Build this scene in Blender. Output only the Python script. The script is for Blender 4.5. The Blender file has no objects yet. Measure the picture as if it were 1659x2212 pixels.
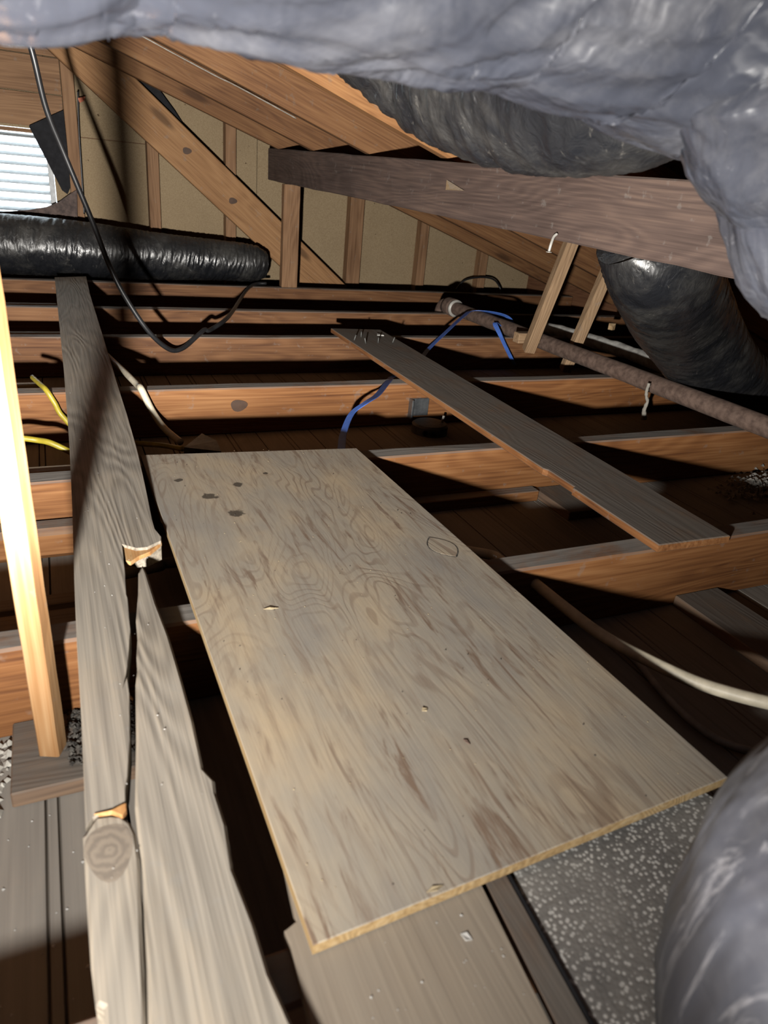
import bpy, bmesh, math, random
from mathutils import Vector, Matrix, noise

# ---------------------------------------------------------------- camera, sky, lamp, exposure
U = 0.61                     # one joist bay (24 inches) in metres; plan coordinates below are in bays
scene = bpy.context.scene
C = scene.collection
cam_d = bpy.data.cameras.new('camera'); cam = bpy.data.objects.new('camera', cam_d); C.objects.link(cam)
cam_d.sensor_fit = 'HORIZONTAL'; cam_d.sensor_width = 36.0; cam_d.lens = 36.0 * 1530 / 1659
cam_d.clip_start = 0.02
R = Matrix([[0.911089, 0.096922, -0.400653], [-0.402134, 0.422573, -0.812232], [0.090582, 0.901132, 0.423977]])
cam.matrix_world = Matrix.Translation(Vector((0, 0, 1.0)) * U) @ R.to_4x4()
scene.camera = cam
cam_d.dof.use_dof = True; cam_d.dof.focus_distance = 2.0; cam_d.dof.aperture_fstop = 9.0

world = bpy.data.worlds.new('daylight'); scene.world = world
world.use_nodes = True
bg = world.node_tree.nodes['Background']
bg.inputs['Color'].default_value = (0.80, 0.93, 1.0, 1); bg.inputs['Strength'].default_value = 5.0

LAMP_POS = (-0.28, -0.05, 0.50)
lamp_d = bpy.data.lights.new('work_lamp', 'POINT'); lamp = bpy.data.objects.new('work_lamp', lamp_d); C.objects.link(lamp)
lamp.location = Vector(LAMP_POS) * U
lamp_d.energy = 950.0; lamp_d.color = (1.0, 0.96, 0.90); lamp_d.shadow_soft_size = 0.022
# made-up beam profile by direction, shaped to even the light across the floor
lamp_d.use_nodes = True
lt = lamp_d.node_tree; le = lt.nodes['Emission']
tc = lt.nodes.new('ShaderNodeTexCoord'); sx = lt.nodes.new('ShaderNodeSeparateXYZ'); lt.links.new(tc.outputs['Normal'], sx.inputs[0])
def lmath(op, a, b=None):
    n = lt.nodes.new('ShaderNodeMath'); n.operation = op
    for i, v in enumerate((a, b)):
        if v is None: continue
        if isinstance(v, (int, float)): n.inputs[i].default_value = v
        else: lt.links.new(v, n.inputs[i])
    return n.outputs[0]
down = lmath('MULTIPLY', sx.outputs['Z'], -1.0)
up = lmath('MAXIMUM', sx.outputs['Z'], 0.22)
prof_down = lmath('POWER', lmath('DIVIDE', 0.11, lmath('MAXIMUM', down, 0.11)), 1.75)
prof_up = lmath('POWER', lmath('DIVIDE', 0.22, up), 1.2)
ax = lmath('ADD', lmath('MULTIPLY', sx.outputs['X'], -0.09), lmath('MULTIPLY', sx.outputs['Y'], 0.996))
prof_side = lmath('POWER', lmath('MAXIMUM', ax, 0.12), 1.3)
lt.links.new(lmath('MULTIPLY', prof_side, lmath('MULTIPLY', prof_down, prof_up)), le.inputs['Strength'])

scene.cycles.max_bounces = 2; scene.cycles.diffuse_bounces = 1; scene.cycles.glossy_bounces = 1
scene.cycles.adaptive_threshold = 0.03
scene.cycles.caustics_reflective = False; scene.cycles.caustics_refractive = False
vs = scene.view_settings
vs.view_transform = 'Standard'; vs.look = 'None'; vs.gamma = 1.0; vs.use_curve_mapping = False; vs.exposure = 0.18

# ---------------------------------------------------------------- materials
def lin(r, g, b):
    f = lambda c: c / 255 / 12.92 if c <= 10 else ((c / 255 + 0.055) / 1.055) ** 2.4
    return (f(r), f(g), f(b), 1.0)

class NT:
    def __init__(s, name):
        s.m = bpy.data.materials.new(name); s.m.use_nodes = True
        s.t = s.m.node_tree; s.b = s.t.nodes['Principled BSDF']
    def n(s, typ, **kw):
        x = s.t.nodes.new(typ)
        for k, v in kw.items(): setattr(x, k, v)
        return x
    K = 0.55                # old dusty timber is darker than it looks under the lamp
    def put(s, sock, v):
        if hasattr(v, 'is_output') or isinstance(v, bpy.types.NodeSocket): s.t.links.new(v, sock)
        else: sock.default_value = v
    def math(s, op, a, b=None, c=None, clamp=False):
        x = s.n('ShaderNodeMath', operation=op, use_clamp=clamp)
        for i, v in enumerate((a, b, c)):
            if v is not None: s.put(x.inputs[i], v)
        return x.outputs[0]
    def mix(s, f, a, b, typ='MIX'):
        x = s.n('ShaderNodeMix', data_type='RGBA', blend_type=typ)
        s.put(x.inputs[0], f); s.put(x.inputs[6], a); s.put(x.inputs[7], b)
        return x.outputs[2]
    def coords(s, scale, seed=0.0, vec=None):
        if vec is None:
            if not hasattr(s, '_tc'):
                tc = s.n('ShaderNodeTexCoord'); oi = s.n('ShaderNodeObjectInfo')
                ad = s.n('ShaderNodeVectorMath', operation='ADD')
                s.t.links.new(tc.outputs['Object'], ad.inputs[0])
                s.t.links.new(s.math('MULTIPLY', oi.outputs['Random'], 41.0), ad.inputs[1])
                s._tc = ad.outputs[0]
            vec = s._tc
        mp = s.n('ShaderNodeMapping'); s.t.links.new(vec, mp.inputs[0])
        mp.inputs['Scale'].default_value = scale; mp.inputs['Location'].default_value = (seed, seed * 1.7, seed * .6)
        return mp.outputs[0]
    def noise(s, scale, detail=4.0, rough=.55, dist=0.0, k=1.0, seed=0.0, vec=None):
        x = s.n('ShaderNodeTexNoise'); s.t.links.new(s.coords(scale, seed, vec), x.inputs['Vector'])
        x.inputs['Scale'].default_value = k; x.inputs['Detail'].default_value = detail
        x.inputs['Roughness'].default_value = rough; x.inputs['Distortion'].default_value = dist
        return x.outputs[0]
    def ramp(s, f, *stops):
        x = s.n('ShaderNodeValToRGB'); s.t.links.new(f, x.inputs[0]); e = x.color_ramp.elements
        while len(e) < len(stops): e.new(0.5)
        for i, (p, c) in enumerate(stops):
            e[i].position = p; e[i].color = c if len(c) == 4 else (*c, 1)
        return x.outputs[0]
    def step(s, f, a, b):
        x = s.n('ShaderNodeMapRange', interpolation_type='SMOOTHSTEP')
        s.put(x.inputs[0], f); x.inputs[1].default_value = a; x.inputs[2].default_value = b
        return x.outputs[0]
    def up(s, a=.55, b=.9):
        g = s.n('ShaderNodeNewGeometry'); sp = s.n('ShaderNodeSeparateXYZ'); s.t.links.new(g.outputs['Normal'], sp.inputs[0])
        return s.step(sp.outputs['Z'], a, b)
    def bump(s, f, strength=.3, dist=.002):
        x = s.n('ShaderNodeBump'); s.put(x.inputs['Height'], f)
        x.inputs['Strength'].default_value = strength; x.inputs['Distance'].default_value = dist
        s.t.links.new(x.outputs[0], s.b.inputs['Normal'])
    def done(s, col=None, rough=None, metal=None, spec=None):
        if col is not None:
            if isinstance(col, tuple): col = tuple(c * s.K for c in col[:3]) + (1,)
            else: col = s.mix(1.0, col, (s.K, s.K, s.K, 1), 'MULTIPLY')
            s.put(s.b.inputs['Base Color'], col)
        if rough is not None: s.put(s.b.inputs['Roughness'], rough)
        if metal is not None: s.put(s.b.inputs['Metallic'], metal)
        if isinstance(rough, float) and rough > .9: s.b.inputs['Specular IOR Level'].default_value = .15
        if spec is not None: s.put(s.b.inputs['Specular IOR Level'], spec)
        return s.m

def wood(name, dark, mid, light, dust=None, dust_amt=0.0, rings=1.0, rough=.75, knots=True, relief=.35, K=.55):
    """grain along the object's local X; settled dust on faces that look up"""
    t = NT(name); t.K = K
    big = t.noise((.7, 6, 6), 2, .45, .5)
    ring = t.math('SINE', t.math('MULTIPLY', big, 120.0 * rings))
    fine = t.noise((3.5, 160, 160), 2, .6, 0, seed=3)
    blot = t.noise((1.6, 5, 5), 3, .6, 0, seed=7)
    f = t.math('ADD', t.math('MULTIPLY', ring, .045), t.math('ADD', t.math('MULTIPLY', fine, .5), t.math('MULTIPLY', blot, .5)))
    col = t.ramp(f, (.30, dark), (.50, mid), (.72, light))
    h = t.math('ADD', fine, t.math('MULTIPLY', ring, .25))
    if knots:
        vo = t.n('ShaderNodeTexVoronoi'); t.t.links.new(t.coords((1.6, 6, 6), 5), vo.inputs['Vector']); vo.inputs['Scale'].default_value = 1.0
        kf = t.step(vo.outputs['Distance'], .17, .06)
        col = t.mix(t.math('MULTIPLY', kf, .75), col, tuple(c * .45 for c in dark[:3]) + (1,))
    if dust:
        df = t.math('MULTIPLY', t.up(), t.step(t.noise((6, 9, 9), 5, .65, seed=11), .2, .55))
        df = t.math('MULTIPLY', df, dust_amt)
        col = t.mix(df, col, dust)
        col = t.mix(t.math('MULTIPLY', t.step(t.noise((30, 30, 30), 3, .6, seed=2), .62, .72), .25), col, dust)
    t.bump(h, relief, .0015)
    return t.done(col, rough, spec=.25)

DUST = (.29, .28, .26, 1)
M = {}
M['joist'] = wood('joist_wood', (.13, .045, .014, 1), (.28, .115, .038, 1), (.42, .20, .078, 1), DUST, .95)
M['joist_far_dim'] = wood('dimmed_far_joist_wood', (.085, .032, .012, 1), (.19, .085, .034, 1), (.29, .145, .065, 1), DUST, .95)  # joist wood for the far joists, weaker light there put into the colour
M['rafter_far_dim'] = wood('dimmed_far_rafter_wood', (.12, .05, .02, 1), (.225, .105, .043, 1), (.32, .165, .07, 1), (.2, .18, .15, 1), .4)  # dimmed copy of the rafter wood: light falloff painted into the far rafters
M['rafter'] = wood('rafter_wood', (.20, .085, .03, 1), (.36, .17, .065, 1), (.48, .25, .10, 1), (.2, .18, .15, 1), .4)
M['stud'] = wood('stud_wood', (.17, .085, .04, 1), (.30, .165, .085, 1), (.40, .23, .12, 1), DUST, .5)
M['brace'] = wood('brace_wood', (.23, .11, .045, 1), (.39, .205, .09, 1), (.50, .28, .13, 1), DUST, .5, rings=.7)
M['purlin'] = wood('purlin_wood', (.066, .044, .037, 1), (.118, .080, .067, 1), (.20, .135, .105, 1), DUST, .4, rings=1.3, relief=.5)
M['post'] = wood('post_wood', (.27, .12, .04, 1), (.42, .22, .09, 1), (.55, .34, .17, 1), DUST, .2, knots=False)
M['plank'] = wood('weathered_plank', (.115, .095, .073, 1), (.29, .252, .20, 1), (.44, .37, .28, 1), (.24, .235, .22, 1), .38, rings=1.1, relief=.9, K=.92)
M['board'] = wood('dusty_board', (.13, .085, .06, 1), (.24, .16, .11, 1), (.36, .23, .14, 1), (.21, .195, .175, 1), .85)
M['broken'] = wood('fresh_split_wood', (.45, .18, .06, 1), (.70, .38, .15, 1), (.85, .58, .30, 1), knots=False)
M['lath'] = wood('pale_lath', (.40, .25, .12, 1), (.58, .40, .22, 1), (.72, .54, .34, 1), DUST, .7, knots=False)
M['strip'] = wood('hanger_wood', (.20, .12, .065, 1), (.36, .23, .13, 1), (.50, .34, .20, 1), DUST, .3, rings=1.5, knots=False, relief=.8)
M['deck'] = wood('roof_board_wood', (.12, .05, .025, 1), (.22, .10, .05, 1), (.30, .15, .075, 1))
M['bead'] = wood('ceiling_board_wood', (.20, .175, .15, 1), (.29, .26, .225, 1), (.38, .34, .29, 1), (.25, .24, .22, 1), .55, knots=False, K=.8)

def mat_ply():
    t = NT('old_plywood'); t.K = 1.0
    con = t.noise((1.6, 6.5, 1), 2.2, .5, .8)
    line = t.math('SINE', t.math('MULTIPLY', con, 150.0))
    patch = t.step(t.noise((2.4, 4.5, 1), 4, .6, .3, seed=4), .42, .66)
    fine = t.noise((8, 150, 1), 4, .65, .2, seed=9)
    lines = t.math('MULTIPLY', t.step(line, .35, .98), t.math('ADD', t.math('MULTIPLY', patch, .42), .12))
    streak = t.math('MULTIPLY', t.step(t.noise((7, 75, 1), 4, .68, .6, seed=6), .50, .66), t.math('ADD', .36, t.math('MULTIPLY', t.step(t.noise((3, 7, 1), 3, .6, seed=16), .42, .62), .58)))
    base = t.ramp(t.noise((3, 5, 1), 5, .6, seed=1), (.30, (.225, .215, .20)), (.50, (.315, .28, .225)), (.70, (.43, .34, .225)))
    base = t.mix(t.math('MULTIPLY', fine, .35), base, (.26, .22, .17, 1))
    col = t.mix(lines, base, (.155, .105, .075, 1))
    col = t.mix(streak, col, (.165, .115, .082, 1))
    tc = t.n('ShaderNodeTexCoord')
    wob = t.noise((60, 60, 1), 3, .6, seed=12)
    stain = None
    for (sx_, sy_, r) in STAINS:
        d = t.n('ShaderNodeVectorMath', operation='DISTANCE'); t.t.links.new(tc.outputs['Object'], d.inputs[0]); d.inputs[1].default_value = (sx_, sy_, 0)
        k = t.step(t.math('ADD', d.outputs['Value'], t.math('MULTIPLY', t.math('SUBTRACT', wob, .5), r * 1.6)), r, r * .75)
        stain = k if stain is None else t.math('MAXIMUM', stain, k)
    col = t.mix(t.math('MULTIPLY', stain, .85), col, (.035, .028, .022, 1))
    t.bump(t.math('ADD', fine, t.math('MULTIPLY', lines, -.8)), .45, .001)
    return t.done(col, .7, spec=.25)

def mat_noise(name, a, b, k=60, rough=.85, bump=.3, metal=0.0, detail=4):
    t = NT(name); f = t.noise((k, k, k), detail, .6)
    t.bump(f, bump, .001)
    return t.done(t.ramp(f, (.35, a), (.65, b)), rough, metal)

def mat_fiber():
    t = NT('tan_fiberboard')
    f = t.noise((220, 220, 220), 3, .7); g = t.noise((2.2, 2.2, 2.2), 4, .6, seed=3)
    col = t.ramp(f, (.32, (.30, .215, .125)), (.68, (.45, .345, .215)))
    col = t.mix(t.math('MULTIPLY', t.step(g, .45, .75), .35), col, (.25, .18, .11, 1))
    sp = t.step(t.noise((38, 38, 38), 2, .5, seed=8), .735, .76)
    col = t.mix(t.math('MULTIPLY', sp, .8), col, (.07, .04, .02, 1))
    t.bump(f, .4, .001)
    return t.done(col, .95, spec=.1)

def mat_plastic(name, base, dust, amt, rough=.3, crease=55.0, scratch=.5, upd=.5, sc_scale=(30, 30, 9), sc_lo=.60):
    t = NT(name)
    d = t.noise((7, 7, 7), 6, .68, .4); u = t.up(-.2, .9)
    f = t.math('ADD', t.math('MULTIPLY', t.step(d, .40, .72), amt), t.math('MULTIPLY', u, upd * amt), clamp=True)
    col = t.mix(f, base, dust)
    sc = t.step(t.noise(sc_scale, 5, .75, 1.2, seed=5), sc_lo, sc_lo + .12)
    col = t.mix(t.math('MULTIPLY', sc, scratch), col, tuple(min(1, c * 2.2) for c in dust[:3]) + (1,))
    r = t.math('ADD', rough, t.math('MULTIPLY', f, .45))
    cr = t.noise((crease, crease, crease * .35), 3, .55, .8, seed=2)
    t.bump(cr, .7, .006 * (42 / crease) ** .8)
    return t.done(col, r, spec=.6)

def flat(name, col, rough=.5, metal=0.0):
    t = NT(name); f = t.noise((35, 35, 35), 4, .6)
    c2 = tuple(c * .62 for c in col[:3]) + (1,)
    return t.done(t.ramp(f, (.3, c2), (.7, col)), rough, metal)

M['fiber'] = mat_fiber()
M['duct'] = mat_plastic('black_duct_plastic', (.013, .014, .017, 1), (.075, .07, .062, 1), .5, .30, 42)
M['duct_near'] = mat_plastic('dusty_grey_duct_plastic', (.045, .049, .064, 1), (.125, .125, .135, 1), .55, .24, 11, .30)
M['duct_low'] = mat_plastic('scuffed_grey_duct_plastic', (.020, .022, .030, 1), (.050, .049, .053, 1), .5, .36, 9, .9, .5, (30, 30, 2.2), .53)
M['pipe'] = mat_noise('rusty_pipe', (.085, .05, .036, 1), (.19, .125, .095, 1), 45, .8, .4)
M['chrome'] = mat_noise('galvanised_steel', (.28, .30, .32, 1), (.55, .58, .60, 1), 25, .38, .1, .85)
M['darksteel'] = mat_noise('dull_grey_box_metal', (.09, .09, .085, 1), (.17, .17, .16, 1), 30, .6, .15, .3)
M['nail'] = flat('pale_nail_steel', (.62, .60, .55, 1), .45, .2)
M['white_cable'] = flat('cream_cable_sheath', (.95, .86, .66, 1), .5)
M['grey_cable'] = flat('grey_cable_sheath', (.55, .52, .48, 1), .6)
M['black_cable'] = flat('black_cable_sheath', (.022, .022, .024, 1), .4)
M['yellow_cable'] = flat('yellow_cable_sheath', (.62, .50, .05, 1), .45)
M['blue'] = flat('blue_strap_plastic', (.10, .24, .80, 1), .45)
M['string'] = flat('dusty_string', (.42, .39, .34, 1), .95)
M['white_wrap'] = mat_noise('pale_pipe_wrap', (.34, .33, .31, 1), (.58, .57, .53, 1), 30, .9, .5)
M['plaster'] = mat_noise('plaster_crumbs', (.45, .42, .37, 1), (.80, .77, .70, 1), 60, .95, .4)
M['rubble'] = mat_noise('dark_dust_rubble', (.035, .032, .03, 1), (.19, .175, .155, 1), 120, .98, .8)
M['louver'] = flat('white_painted_slat', (.75, .78, .8, 1), .6)
M['blackflap'] = flat('black_sheet', (.03, .03, .034, 1), .95)
M['paper'] = mat_noise('brown_building_paper', (.06, .042, .038, 1), (.15, .105, .09, 1), 40, .9, .4)
M['edgeply'] = wood('plywood_edge', (.42, .27, .12, 1), (.62, .43, .21, 1), (.78, .60, .36, 1), knots=False, rings=2)
M['cardboard'] = wood('dusty_hardboard', (.17, .135, .10, 1), (.26, .215, .165, 1), (.33, .28, .215, 1), (.27, .24, .20, 1), .4, knots=False, rings=.3, K=.85)
M['chip'] = flat('pale_wood_chip', (.72, .58, .36, 1), .8)
M['flake'] = flat('white_paint_flake', (.85, .84, .80, 1), .8)
M['orange'] = flat('orange_plastic', (.75, .16, .04, 1), .6)
M['wool'] = mat_noise('grey_insulation_fluff', (.24, .23, .21, 1), (.50, .48, .44, 1), 90, 1.0, 1.0)

def mat_speckle():
    t = NT('speckled_sheet'); t.K = 1.0
    n = t.n('ShaderNodeTexVoronoi'); t.t.links.new(t.coords((1, 1, 1)), n.inputs['Vector']); n.inputs['Scale'].default_value = 190
    s = t.math('MULTIPLY', t.step(n.outputs[0], .42, .28), t.step(t.noise((5, 5, 5), 3, .6, seed=4), .32, .55))
    base = t.ramp(t.noise((8, 8, 8), 4, .6), (.35, (.12, .115, .11)), (.65, (.21, .20, .185)))
    t.bump(n.outputs[0], .5, .001)
    return t.done(t.mix(t.math('MULTIPLY', s, .8), base, (.62, .61, .58, 1)), t.math('SUBTRACT', .7, t.math('MULTIPLY', s, .35)), .15)
M['speckle'] = mat_speckle()

# ---------------------------------------------------------------- builders (inputs in bays)
def tag(o, label=None, cat=None, group=None, kind=None):
    if label: o['label'] = label
    if cat: o['category'] = cat
    if group: o['group'] = group
    if kind: o['kind'] = kind
    return o

def link(name, me, mat, parent=None, matrix=None):
    o = bpy.data.objects.new(name, me)
    if mat is not None and not me.materials: me.materials.append(mat)
    C.objects.link(o)
    if matrix is not None: o.matrix_world = matrix
    if parent is not None:
        o.parent = parent
        o.matrix_parent_inverse = parent.matrix_basis.inverted()
    return o

def empty(name, p=(0, 0, 0)):
    o = bpy.data.objects.new(name, None); C.objects.link(o); o.location = Vector(p) * U; o.empty_display_size = .05
    return o

def mesh(name, verts, faces, smooth=False):
    me = bpy.data.meshes.new(name); me.from_pydata(verts, [], faces); me.validate()
    bm = bmesh.new(); bm.from_mesh(me); bmesh.ops.recalc_face_normals(bm, faces=bm.faces); bm.to_mesh(me); bm.free()
    if smooth:
        for p in me.polygons: p.use_smooth = True
    return me

def bevel_mesh(me, w, seg=1):
    bm = bmesh.new(); bm.from_mesh(me)
    es = [e for e in bm.edges if len(e.link_faces) == 2 and e.calc_face_angle(0) > .6]
    bmesh.ops.bevel(bm, geom=es, offset=w, segments=seg, affect='EDGES', clamp_overlap=True)
    bm.to_mesh(me); bm.free()

def timber(name, a, b, w, h, mat, parent=None, ref=(0, 0, 1), bev=.003, rough=0.0, seed=0, n=1):
    """sawn timber from a to b (axis ends); w across, h along ref"""
    a = Vector(a) * U; b = Vector(b) * U; w *= U; h *= U
    ax = (b - a); L = ax.length; ax.normalize()
    z = Vector(ref); z = (z - ax * z.dot(ax)).normalized(); y = z.cross(ax)
    mw = Matrix((ax, y, z)).transposed().to_4x4(); mw.translation = a
    vs, fs = [], []
    rnd = random.Random(seed)
    for i in range(n + 1):
        x = L * i / n
        for sy, sz in ((-1, -1), (1, -1), (1, 1), (-1, 1)):
            j = rough * U
            vs.append((x, sy * w / 2 + rnd.uniform(-j, j), sz * h / 2 + rnd.uniform(-j, j)))
    for i in range(n):
        for k in range(4):
            fs.append((i * 4 + k, i * 4 + (k + 1) % 4, i * 4 + 4 + (k + 1) % 4, i * 4 + 4 + k))
    fs += [(3, 2, 1, 0), (n * 4, n * 4 + 1, n * 4 + 2, n * 4 + 3)]
    me = mesh(name, vs, fs)
    if bev: bevel_mesh(me, bev)
    return link(name, me, mat, parent, mw)

def plate(name, pts, thick, mat, parent=None, bev=.0015, edge_mat=None, along='y'):
    """flat piece cut to an outline: pts are the top corners; grain runs along world y (or x)"""
    P = [Vector(p) * U for p in pts]; o = P[0].copy(); t = thick * U
    rot = Matrix.Rotation(math.pi / 2, 4, 'Z') if along == 'y' else Matrix.Identity(4)
    mw = Matrix.Translation(o) @ rot; inv = mw.inverted()
    top = [inv @ p for p in P]; n = len(top)
    bm = bmesh.new()
    tv = [bm.verts.new(v) for v in top]; bv = [bm.verts.new(v - Vector((0, 0, t))) for v in top]
    tf = bm.faces.new(tv); bf = bm.faces.new(bv[::-1]); sides = []
    for i in range(n):
        sides.append(bm.faces.new((tv[i], bv[i], bv[(i + 1) % n], tv[(i + 1) % n])))
    bmesh.ops.recalc_face_normals(bm, faces=bm.faces)
    if edge_mat:
        for f in sides: f.material_index = 1
    if bev:
        es = list(tf.edges) + list(bf.edges)
        bmesh.ops.bevel(bm, geom=es, offset=bev, segments=1, affect='EDGES', clamp_overlap=True)
    bmesh.ops.triangulate(bm, faces=[f for f in bm.faces if len(f.verts) > 4])
    me = bpy.data.meshes.new(name); bm.to_mesh(me); bm.free()
    me.materials.append(mat)
    if edge_mat: me.materials.append(edge_mat)
    return link(name, me, mat, parent, mw)

def upright(name, pts, y0, depth, mat, parent=None, bev=.001):
    """flat piece standing in an x-z plane: pts are (x, z) corners on its front face at y0"""
    xs = [(p[0], p[-1]) for p in pts]; o = Vector((xs[0][0], y0, xs[0][1])) * U
    bm = bmesh.new()
    fv = [bm.verts.new(((x * U - o.x), 0, (z * U - o.z))) for x, z in xs]
    bv = [bm.verts.new((v.co.x, depth * U, v.co.z)) for v in fv]
    n = len(fv); bm.faces.new(fv); bm.faces.new(bv[::-1])
    for i in range(n): bm.faces.new((fv[i], bv[i], bv[(i + 1) % n], fv[(i + 1) % n]))
    bmesh.ops.recalc_face_normals(bm, faces=bm.faces)
    bmesh.ops.triangulate(bm, faces=[f for f in bm.faces if len(f.verts) > 4])
    me = bpy.data.meshes.new(name); bm.to_mesh(me); bm.free()
    return link(name, me, mat, parent, Matrix.Translation(o))

def box(name, lo, hi, mat, parent=None, bev=.002):
    lo = Vector(lo); hi = Vector(hi); c = (lo + hi) / 2
    d = hi - lo
    if d.x >= d.y:
        return timber(name, (lo.x, c.y, c.z), (hi.x, c.y, c.z), d.y, d.z, mat, parent, bev=bev)
    return timber(name, (c.x, lo.y, c.z), (c.x, hi.y, c.z), d.x, d.z, mat, parent, bev=bev)

def spline(pts, n):
    """Catmull-Rom through pts (any dimension)"""
    P = [Vector(p) for p in pts]; P = [P[0] * 2 - P[1]] + P + [P[-1] * 2 - P[-2]]
    out = []; m = len(P) - 3
    for k in range(n + 1):
        u = k / n * m; i = min(int(u), m - 1); t = u - i
        a, b, c, d = P[i], P[i + 1], P[i + 2], P[i + 3]
        out.append(.5 * ((2 * b) + (c - a) * t + (2 * a - 5 * b + 4 * c - d) * t * t + (3 * b - a - 3 * c + d) * t ** 3))
    return out

def frames(pts):
    T = [(pts[min(i + 1, len(pts) - 1)] - pts[max(i - 1, 0)]).normalized() for i in range(len(pts))]
    up = Vector((0, 0, 1)) if abs(T[0].z) < .9 else Vector((0, 1, 0))
    N = (up - T[0] * up.dot(T[0])).normalized(); out = []
    for t in T:
        N = (N - t * N.dot(t)).normalized(); out.append((t, N, t.cross(N)))
    return out

def tube(name, pts, rad, mat, parent=None, n=60, seg=10, disp=None, caps=True, sub=None):
    """round hose along a smooth path; rad a number or one per point; disp(s, a, p) adds relief (bays)"""
    rr = rad if isinstance(rad, (list, tuple)) else [rad] * len(pts)
    P = [Vector(p) for p in spline(pts, n)]; RR = [v[0] for v in spline([(r, 0, 0) for r in rr], n)]
    F = frames(P); o = P[0].copy() * U; vs, fs = [], []; s = 0
    for i, p in enumerate(P):
        if i: s += (P[i] - P[i - 1]).length
        t, N, B = F[i]
        for k in range(seg):
            a = 2 * math.pi * k / seg
            d = N * math.cos(a) + B * math.sin(a)
            r = RR[i] + (disp(s, a, p + d * RR[i]) if disp else 0)
            vs.append(tuple((p + d * r) * U - o))
    for i in range(len(P) - 1):
        for k in range(seg):
            fs.append((i * seg + k, i * seg + (k + 1) % seg, (i + 1) * seg + (k + 1) % seg, (i + 1) * seg + k))
    if caps:
        fs.append(tuple(range(seg))[::-1]); fs.append(tuple((len(P) - 1) * seg + k for k in range(seg)))
    return link(name, mesh(name, vs, fs, True), mat, parent, Matrix.Translation(o))

def ribbon(name, pts, w, mat, parent=None, n=60, thick=.004, side=(1, 0, 0), twist=0.0):
    P = [Vector(p) for p in spline(pts, n)]; F = frames(P); o = P[0] * U; vs, fs = [], []
    for i, p in enumerate(P):
        t = F[i][0]; sd = Vector(side); sd = Matrix.Rotation(twist * i / n, 3, t) @ (sd - t * sd.dot(t)).normalized(); up = t.cross(sd)
        for a, b in ((-1, -1), (1, -1), (1, 1), (-1, 1)):
            vs.append(tuple((p + sd * a * w / 2 + up * b * thick / 2) * U - o))
    for i in range(n):
        for k in range(4): fs.append((i * 4 + k, i * 4 + (k + 1) % 4, i * 4 + 4 + (k + 1) % 4, i * 4 + 4 + k))
    fs += [(0, 1, 2, 3), (n * 4 + 3, n * 4 + 2, n * 4 + 1, n * 4)]
    return link(name, mesh(name, vs, fs), mat, parent, Matrix.Translation(o))

def creases(amp, ks, ka, seed, big=0.0, skew=0.0):
    def f(s, a, p):
        ca, sa = math.cos(a), math.sin(a)
        q = Vector((s * ks + skew * a, ca * ka + seed, sa * ka))
        v = 1 - abs(noise.noise(q)) * 2
        v += .5 * (1 - abs(noise.noise(q * 2.1 + Vector((7, 3, 1)))) * 2)
        b = noise.noise(Vector((s * 1.4, ca * .9 + seed, sa * .9))) * big
        return amp * (v - .9) * .6 + b
    return f

# ---------------------------------------------------------------- structure
Z0 = -0.24                                   # top of the ceiling boards below the joists
floor = tag(empty('floor', (0, 0, Z0)), kind='structure')
def bead_board(x0, w, y0, y1):
    """one tongue-and-groove board with a bead pair along its middle, profile extruded along y"""
    g, d = .007, .012
    c = w * .5
    prof = [(0.003, -.03), (0.003, 0)]
    for e in (c - .012, c + .012): prof += [(e - g / 2, 0), (e, -d), (e + g / 2, 0)]
    prof += [(w - .003, 0), (w - .003, -.03)]
    L = (y1 - y0) * U; vs = [(0, -x * U, z * U) for x, z in prof] + [(L, -x * U, z * U) for x, z in prof]; n = len(prof)
    fs = [(i, (i + 1) % n, n + (i + 1) % n, n + i) for i in range(n)] + [tuple(range(n))[::-1], tuple(range(n, 2 * n))]
    return mesh('board', vs, fs)
under = upright('plaster_backing', [(-6.2, Z0 - .06), (6.2, Z0 - .06), (6.2, Z0 - .032), (-6.2, Z0 - .032)], -1.8, 9.6, M['rubble'], floor)
bme = None
for i in range(41):
    x0 = -5.94 + .285 * i
    if bme is None: bme = bead_board(0, .285, -1.6, 7.6); bme.materials.append(M['bead'])
    link('board', bme, None, floor, Matrix.Translation(Vector((x0, -1.6, Z0)) * U) @ Matrix.Rotation(math.pi / 2, 4, 'Z'))

# far gable wall: fibreboard panels, studs, header planks
YW = 7.60
wall = tag(empty('wall_far', (0, YW, Z0)), kind='structure')
def roof_under(x): return 1.16 + .335 * (2 - x) if x > -.2 else 1.16 + .335 * (2 + .4 + x)
VX0, VX1, VZ0, VZ1 = -1.00, .145, .40, 1.115      # louvre opening
def panel(x0, x1, z0, z1): upright('panel', [(x0, z0), (x1, z0), (x1, z1), (x0, z1)], YW, .03, M['fiber'], wall)
g = .006
panel(-5.9, VX0, Z0, 2.4); panel(VX0 + g, VX1 - g, Z0, VZ0); panel(VX0 + g, VX1 - g, VZ1, 2.4)
panel(VX1, 1.0 - g, Z0, 1.085); panel(VX1, 1.0 - g, 1.085 + g, 2.4)
panel(1.0, 1.98, Z0, 2.2); panel(1.98 + g, 3.10, Z0, 1.9); panel(3.10 + g, 4.75, Z0, 1.4); panel(4.75 + g, 5.9, Z0, .9)
def sheath(x0, x1, z0, z1): upright('sheathing', [(x0, z0), (x1, z0), (x1, z1), (x0, z1)], YW + .032, .03, M['deck'], wall)
sheath(-6.2, VX0, -.4, 2.6); sheath(VX0, VX1, -.4, VZ0); sheath(VX0, VX1, VZ1, 2.6); sheath(VX1, 6.2, -.4, 2.6)
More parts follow.
